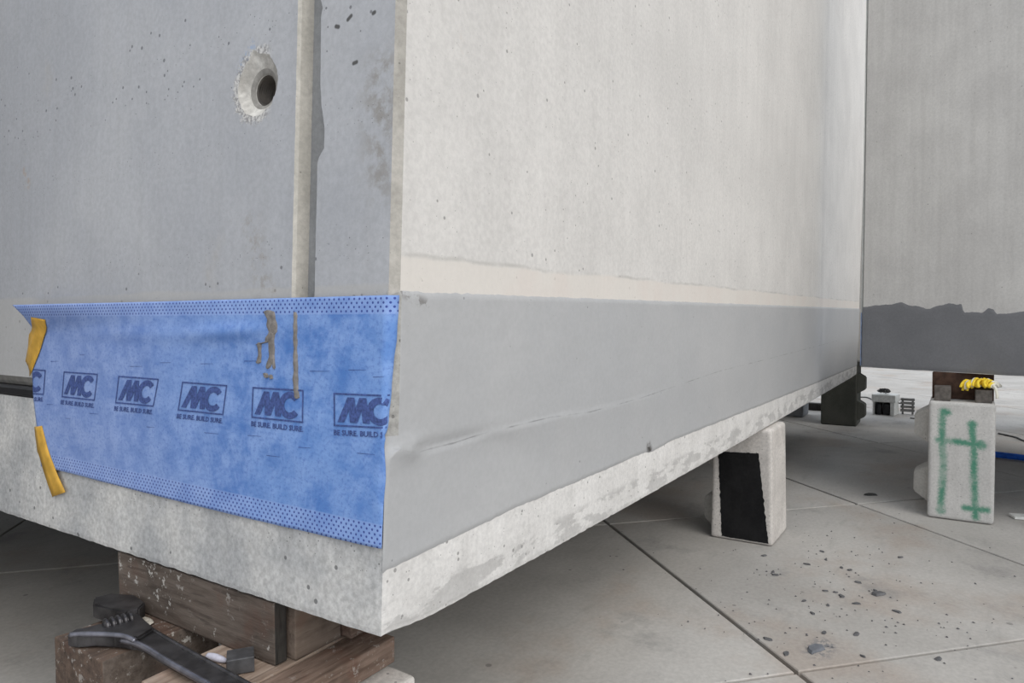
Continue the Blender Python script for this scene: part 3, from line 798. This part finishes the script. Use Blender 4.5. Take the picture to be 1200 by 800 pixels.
HY = -1.180; HX = 4.49; HW = .378
def h_extra(k, p, col):
    q = k.vmath('MULTIPLY', k.vmath('ADD', p, (HX, HY, 0)), (0, 1, 1))
    L_ = lambda pts: [(0, a, b) for a, b in pts]
    d = k.polydist(q, L_([(-.884, .735), (-.880, .62), (-.893, .39), (-.886, .19), (-.880, .052)]))
    for st in ([(-.912, .728), (-.884, .722)], [(-1.046, .66), (-1.062, .53), (-1.066, .30), (-1.080, .040)], [(-.860, .535), (-.97, .534), (-1.108, .522)], [(-1.02, .094), (-1.140, .096)]):
        d = k.math('MINIMUM', d, k.polydist(q, L_(st)))
    for c_, r_ in (((0, -1.10, .525), .012), ((0, -.893, .725), .010), ((0, -1.05, .655), .008), ((0, -.882, .06), .006)):
        d = k.math('MINIMUM', d, k.math('SUBTRACT', k.vmath('DISTANCE', q, c_, 1), r_))
    spk = k.noise(p, 75., 4., .7); big = k.noise(p, 9., 3.)
    m_ = k.ramp(k.math('ADD', d, k.math('MULTIPLY', k.math('SUBTRACT', spk, .5), .045)), .036, .004)
    m_ = k.math('MULTIPLY', m_, k.ramp(big, .25, .55, .45, 1.))
    front = k.ramp(k.sep(p)[0], .03, .01)
    return k.mix(k.math('MULTIPLY', k.math('MULTIPLY', m_, front), .86), col, (.02, .22, .13))
M_BLOCKH = concrete('block_concrete_sprayed', (.52, .512, .495), (.60, .59, .57), 5., .10, .04, (60., .18), .5, extra=h_extra)
inter_block('support_block', 'concrete block with a green sprayed H on its front', (HX, HY, 0), HW, .40, .80, M_BLOCKH, [(.22, .21, .27, .25, .09), (.22, .62, .27, .25, .09)], bev=.022, mat2=M_BLOCK)
inter_block('support_block', 'concrete block coloured dark for shade, standing behind the far end of the coated foot', (8.45, .095, 0), .41, .42, .80, M_BLOCKD, [(.16, .20, .27, .24, .0)], bev=.02)
fb = [o for o in COL.objects if o.parent and o.parent.location[0] > 8.4 and o.name.startswith('locking_knob')]
for o in fb: bpy.data.objects.remove(o)
ft = [o for o in COL.objects if o.type == 'EMPTY' and abs(o.location[0]-8.45) < .01][0]
for kz in (.195, .53):    # these knobs face right
    bm = bmesh.new(); a, b = [], []
    for (sx_, sz_) in ((-1, -1), (1, -1), (1, 1), (-1, 1)):
        a.append(bm.verts.new((.15+sx_*.13, .004, kz+sz_*.125))); b.append(bm.verts.new((.15+sx_*.085, -.085, kz+sz_*.075)))
    bm.faces.new(a); bm.faces.new(b)
    for q in range(4): bm.faces.new((a[q], a[(q+1) % 4], b[(q+1) % 4], b[q]))
    bmesh.ops.bevel(bm, geom=[e for e in bm.edges], offset=.008, segments=2, affect='EDGES')
    from_bm('locking_knob', bm, M_BLOCKD, ft)
inter_block('support_block', 'dim grey concrete block farthest back under the long side', (8.95, .80, 0), .40, .40, .80, M_BLOCKG, [])
timber('timber_beam', (9.75, .42, 0), (9.87, .98, .10), M_END, 'dark beam lying on the floor beyond the far blocks', 9, .002)

# timber, offcuts and strap on the H block
timber('timber_block', (4.665, -1.172, .801), (4.87, -.815, .984), M_RUST, 'rusty brown timber on top of the green-marked block', 11, .002)
M_CUB = plain('grey_brown_offcut', (.12, .108, .098), .8, 0, .3, 30., .3)
timber('timber_offcut', (4.515, -.928, .801), (4.62, -.832, .900), M_CUB, 'square grey timber offcut on the left of the green-marked block', 12, .002)
timber('timber_offcut', (4.515, -1.160, .801), (4.62, -1.065, .886), M_CUB, 'square grey timber offcut with yellow strap draped over it', 13, .002)
st = thing('strap_bundle', 'tangled yellow and white strap on top of the square offcut', 'strap', (4.57, -1.112, .892))
rnd = random.Random(5)
for k_ in range(26):
    y = .115-.0072*k_; dx = rnd.uniform(-.035, .02); hgt = .022+.030*math.sin(math.pi*min(1, max(0, (k_*.66+2)/19)))+rnd.uniform(-.008, .008)
    pts = [(dx-.045, y+rnd.uniform(-.01, .02), rnd.uniform(.010, .018) if abs(y) < .065 else rnd.uniform(-.02, .008)), (dx-.03, y+.006, hgt*.8), (dx, y-.010, hgt+.008), (dx+.035, y-.026, hgt*.7), (dx+.055, y-.030, .014)]
    tube('strap_strand', pts, .0095, M_STRAPW if k_ % 5 == 3 or k_ > 21 else M_YEL, st, 6, 4)
tube('strap_end', [(-.06, -.050, .03), (-.072, -.062, .01), (-.074, -.070, -.02), (-.072, -.072, -.055)], .009, M_STRAPW, st, 6, 5)

# ------------------------------------------------------------------ second unit behind
BP = Vector((4.9057, -.3392, 0)); FD = Vector((-.36256, -.93196, 0)); ND = Vector((.93196, -.36256, 0)); BZ = .985
back = thing('precast_unit', 'second precast concrete unit at the right with a dark coated foot', 'concrete unit', (BP.x, BP.y, 0))
def Bp(s, d, h): p = FD*s+ND*d; return (p.x, p.y, BZ+h)
BW, BD, BH = 8., .20, 4.6; FDP = 3.2; E0 = -.012  # wall kept thin so light reaches the near unit's far end
hs = [0, .3, .6, 1.2, 2., 3., BH]
verts, faces = [], []
prof = [(E0-.002, .022), (E0+.020, 0), (BW, 0), (BW, BD), (E0-.002, BD)]
for h in hs:
    for (s, d) in prof: V(Bp(s+.004*h, d, h))
for k_ in range(len(hs)-1):
    for q in range(5): faces.append((k_*5+q, k_*5+(q+1) % 5, k_*5+5+(q+1) % 5, k_*5+5+q))
faces += [tuple(range(5)), tuple(range(len(verts)-5, len(verts)))]
bw = mesh('wall_body', verts, faces, M_BACK, back)
mesh('foot_slab', [Bp(s, d, h) for h in (0, .20) for (s, d) in ((E0-.002, BD-.01), (BW, BD-.01), (BW, FDP), (-1.3, FDP))], [(0, 1, 2, 3), (4, 5, 6, 7), (0, 1, 5, 4), (1, 2, 6, 5), (2, 3, 7, 6), (3, 0, 4, 7)], M_BLOCKG, back)  # unseen deep dark foot, added to shade the floor below
edge = [(-.01, .459), (.10, .474), (.29, .493), (.41, .460), (.478, .447), (.605, .481), (.686, .474), (.699, .421), (.816, .411), (.841, .443), (.881, .437), (.891, .405), (1.06, .418), (1.4, .43), (2., .42), (BW, .43)]
verts, faces = [], []; N = 150; NHb = 26
for i in range(N+1):
    s = E0+.018+(1.6-E0-.02)*i/N if i < N-8 else 1.53+(BW-1.53)*(i-N+8)/8
    top = interp(edge, s)+.010*nz(s, 0, 2, 16)+.006*nz(s, 4, 2, 45)
    for j in range(NHb+1):
        h = .0+(top)*j/NHb
        V(Bp(s+.004*h, -.003-.0012*nz(s, h, 1, 7)+(.0035 if j in (0, NHb) else 0), h))
for i in range(N):
    for j in range(NHb): k_ = i*(NHb+1)+j; faces.append((k_, k_+NHb+1, k_+NHb+2, k_+1))
o = mesh('coating_band', verts, faces, M_BAND2, back, True); o['label'] = 'dark grey coating with a ragged upper edge'
# strip of the same blue membrane lapping its left arris
vs, fs = [], []; n = 24
for j in range(n+1):
    h = .012+.405*j/n
    for (s, d) in ((E0-.012+.002*nz(h, 0, 1, 20), .10), (E0-.010, .030), (E0-.006, .016), (E0+.012+.003*nz(h, 2, 1, 25), -.004)): vs.append(Bp(s, d, h))
for j in range(n):
    for q in range(3): fs.append((j*4+q, j*4+q+1, j*4+q+5, j*4+q+4))
o = mesh('membrane_edge', vs, fs, plain('pale_blue_fleece', (.40, .52, .78), .85), back, True); o['label'] = 'pale blue membrane lapping the left edge'
# rest of that arris: skylight on the edge put into a whitish colour
vs, fs = [], []
for j in range(41):
    h = .42+(BH-.42)*j/40; e = .003*nz(h, 0, 1, 9)
    for (s, d) in ((E0-.010, .08), (E0-.008, .022), (E0+.014+e, -.0035)): vs.append(Bp(s+.004*h, d, h))
for j in range(40):
    for q in range(2): fs.append((j*3+q, j*3+q+1, j*3+q+4, j*3+q+3))
o = mesh('skylit_edge', vs, fs, plain('skylit_white', (.70, .73, .72), .85, 0, .1), bw, True); o['label'] = 'left edge with its skylight painted whitish'

# ------------------------------------------------------------------ added unseen unit behind, darkening the rear floor
rb = thing('precast_unit', 'added unseen concrete unit behind the second unit, shading the floor', 'concrete unit', (8.46, -4.2, 0))
from_bm('wall_body', rough_box((0, 0, .801), (.95, 7.6, 3.6), .02, 2), M_BACK, rb)
inter_block('support_block', 'added unseen dark block under the right end of the added rear unit', (8.5, -3.9, 0), .38, .40, .80, M_BLOCKD, [(.20, .2, .27, .25, .09)])
inter_block('support_block', 'added unseen dark block under the left end of the added rear unit', (8.5, 2.8, 0), .38, .40, .80, M_BLOCKD, [(.20, .2, .27, .25, .09)])

# ------------------------------------------------------------------ added unseen unit left of the foreground one, to shade the floor there
nb = thing('precast_unit', 'added unseen concrete unit left of the foreground unit, shading the floor', 'concrete unit', (-4.35, 2.0, 0))
from_bm('wall_body', rough_box((0, 0, .74), (3.6, 7., 4.0), .02, 2), M_BACK, nb)
from_bm('foot_slab', rough_box((0, 0, .34), (3.6, 7., .74), .01, 2), M_BASE_L, nb)
for (x, y, nm) in ((-4.2, 2.3, 'near left'), (-1.3, 2.3, 'near right'), (-4.2, 8.0, 'far left'), (-1.3, 8.0, 'far right')):
    inter_block('support_block', 'added unseen concrete block under the '+nm+' corner of the added shading unit', (x, y, 0), .80, .40, .34, M_BLOCK, [(.20, .17, .27, .22, .09)])

# ------------------------------------------------------------------ things on the floor beyond
cr = thing('plastic_crate', 'small white crate with an open front on the bright floor far back', 'crate', (9.72, -.09, 0), (0, 0, math.radians(-8)))
for nm, lo, hi, mm in (('side_panel', (-.01, .115, 0), (.24, .135, .27), M_WHITE), ('side_panel', (-.01, -.135, 0), (.24, -.085, .27), M_WHITE), ('top_panel', (-.02, -.15, .18), (.25, .145, .28), M_WHITE), ('back_panel', (.23, -.13, 0), (.25, .13, .27), M_WHITE)):
    from_bm(nm, rough_box(lo, hi, .006, 2), mm, cr)
for nm, y0, y1, lab in (('canister', .035, .100, 'black canister on the left inside the white crate'), ('canister', -.070, .020, 'wider black canister on the right inside the white crate')):
    o = from_bm(nm, rough_box((-.06, -(y1-y0)/2, 0), (.06, (y1-y0)/2, .155), .02, 3), M_DARK, None, False, (9.80, -.10+(y0+y1)/2, 0)); tag(o, lab, 'canister')
cj = [[], []]; rnd = random.Random(3)
for k_ in range(9):
    a0 = rnd.uniform(0, 6.28); tl = rnd.uniform(-.35, .35); r = rnd.uniform(.035, .075); P = []
    for q in range(13):
        th = a0+q*math.pi*2/12; P.append((r*math.cos(th)*.8, r*math.sin(th)*1.1+rnd.uniform(-.01, .01), .028+r*tl*math.cos(th)+rnd.uniform(-.012, .012)+.014*(k_ % 3)))
    P = [(x, y, max(z, .007)) for x, y, z in P]
    tube('', P, .005, None, None, 5, 2, None, cj)
o = mesh('wire_coil', cj[0], cj[1], M_WIRE, None, True, None, (9.82, -.09, .282)); tag(o, 'tangled dark wire coil on top of the white crate', 'wire')
tg = thing('slatted_panel', 'grey slatted panel just right of the white crate', 'panel', (9.95, -.365, 0))
for k_ in range(4): from_bm('slat', rough_box((-.02, -.085, .04+.05*k_), (.02, .085, .075+.05*k_), .003, 1), M_GREY, tg)
for y in (-.06, .06): from_bm('slat_post', rough_box((.018, y-.012, 0), (.045, y+.012, .225), .003, 1), M_GREY, tg)
o = tube('hose', [(7.10, -1.18, .030), (7.10, -1.30, .030), (7.06, -1.45, .031), (7.0, -1.65, .032), (7.05, -1.9, .031), (7.2, -2.3, .031), (7.1, -2.9, .031), (6.7, -3.5, .031), (6.5, -4.2, .031)], .030, M_HOSE, None, 12, 6); tag(o, 'bright blue hose on the floor right of the green-marked block', 'hose')
o = tube('cable', [(8.7, -1.35, .006), (8.5, -1.50, .006), (8.3, -1.56, .006), (8.05, -1.68, .006), (7.9, -1.80, .006), (7.6, -2.0, .006)], .010, M_WIRE, None, 6, 6); tag(o, 'thin dark cable on the floor behind the blue hose', 'cable')
o = tube('cable', [(11.6, .62, .006), (11.8, .35, .006), (11.5, .2, .006), (11.45, .0, .006), (11.2, -.2, .006)], .011, M_WIRE, None, 6, 6); tag(o, 'thin dark cable behind the white crate', 'cable')
o = tube('cable', [(9.55, -.42, .006), (9.5, -.55, .006), (9.3, -.62, .006), (9.25, -.75, .006)], .008, M_WIRE, None, 6, 6); tag(o, 'short dark cable leading right from the slatted panel', 'cable')
o = from_bm('board_offcut', rough_box((-.05, -.075, 0), (.05, .075, .018), .002, 1), M_WHITE, None, False, (4.80, -1.36, 0)); o.rotation_euler = (0, 0, math.radians(18)); tag(o, 'white board offcut on the floor right of the green-marked block', 'offcut')

# flakes
def flake_mesh(seed, r):
    rn = random.Random(seed); n = rn.randint(6, 8); vs = []
    rad = [rn.uniform(.55, 1.1) for _ in range(n)]
    for z, k in ((0, 1.), (.006, .82)):
        for q in range(n): th = 2*math.pi*q/n; vs.append((r*rad[q]*k*math.cos(th), r*rad[q]*k*.55*math.sin(th), z*(r/.03)))
    fs = [tuple(range(n)), tuple(range(n, 2*n))]+[(q, (q+1) % n, n+(q+1) % n, n+q) for q in range(n)]
    return vs, fs
fm = []
for s_ in range(4):
    vs, fs = flake_mesh(s_, .022); me = bpy.data.meshes.new('mortar_flake'); me.from_pydata(vs, [], fs); me.materials.append(M_FLAKE); me.update()
    bm = bmesh.new(); bm.from_mesh(me); bmesh.ops.recalc_face_normals(bm, faces=bm.faces[:]); bm.to_mesh(me); bm.free(); fm.append(me)
FL = [(2.87, -.145), (2.83, -.168), (3.22, -.357), (2.745, -.473), (2.71, -.505), (3.118, -.493), (2.875, -.64), (3.49, -.71), (2.09, -.668), (2.237, -.50), (2.041, -.31), (2.23, -.927), (3.09, -.28), (3.135, -.449), (2.738, -.43), (2.557, -.466), (2.65, -.58), (3.36, -.313), (3.11, -.045), (2.42, -.42), (2.55, -.36), (2.95, -.55), (2.30, -.62), (2.65, -.75), (1.95, -.40)]
for i, (x, y) in enumerate(FL):
    o = bpy.data.objects.new('mortar_flake', fm[i % 4]); COL.objects.link(o); o.location = (x, y, .0); o.rotation_euler = (0, 0, i*1.7); k_ = .7+.6*random.random(); o.scale = (k_, k_, 1)
    near = 'between the black-painted and green-marked blocks' if x > 3.0 else ('on the floor before the black-painted block' if x > 2.4 else 'near the crossing of the slab joints')
    tag(o, 'small dark mortar flake loose '+near, 'flake', 'loose mortar flakes '+near)
vs, fs = flake_mesh(11, .055); o = mesh('mortar_flake', vs, fs, plain('blue_grey_flake', (.16, .17, .19), .9), None, False, None, (2.05, -.495, 0)); o.rotation_euler = (0, 0, -.4); tag(o, 'largest blue grey mortar flake, beside the crossing of the slab joints', 'flake')
vs, fs = flake_mesh(14, .05); o = mesh('mortar_flake', vs, fs, M_FLAKE, None, False, None, (2.83, -.655, 0)); o.rotation_euler = (0, 0, -.9); tag(o, 'wide flat grey flake on the open floor right of the black-painted block', 'flake')
vs, fs = flake_mesh(17, .06); o = mesh('rubble_lump', vs, fs, plain('black_lump', (.05, .05, .048), .9), None, False, None, (4.93, -.41, 0)); o.rotation_euler = (0, 0, -.9); tag(o, 'flat dark lump on the floor left of the green-marked block', 'rubble')
gv, gf = [], []; rn = random.Random(9)
for k_ in range(240):
    px = rn.gauss(2.6, .65); py = rn.gauss(-.45, .42); r = rn.uniform(.0025, .007)
    if abs(py) < .02 or (3.2 < px < 3.75 and -.12 < py < .4): continue
    o_ = len(gv)
    for (a, b, c) in ((1, 0, 0), (0, 1, 0), (-1, 0, 0), (0, -1, 0), (0, 0, 1)): gv.append((px+a*r*rn.uniform(.6, 1.3), py+b*r*rn.uniform(.6, 1.3), c*r*.7))
    gf += [(o_, o_+1, o_+4), (o_+1, o_+2, o_+4), (o_+2, o_+3, o_+4), (o_+3, o_, o_+4)]
o = mesh('floor_grit', gv, gf, M_FLAKE); tag(o, 'fine dark grit scattered over the pale floor slabs', 'grit'); o['kind'] = 'stuff'
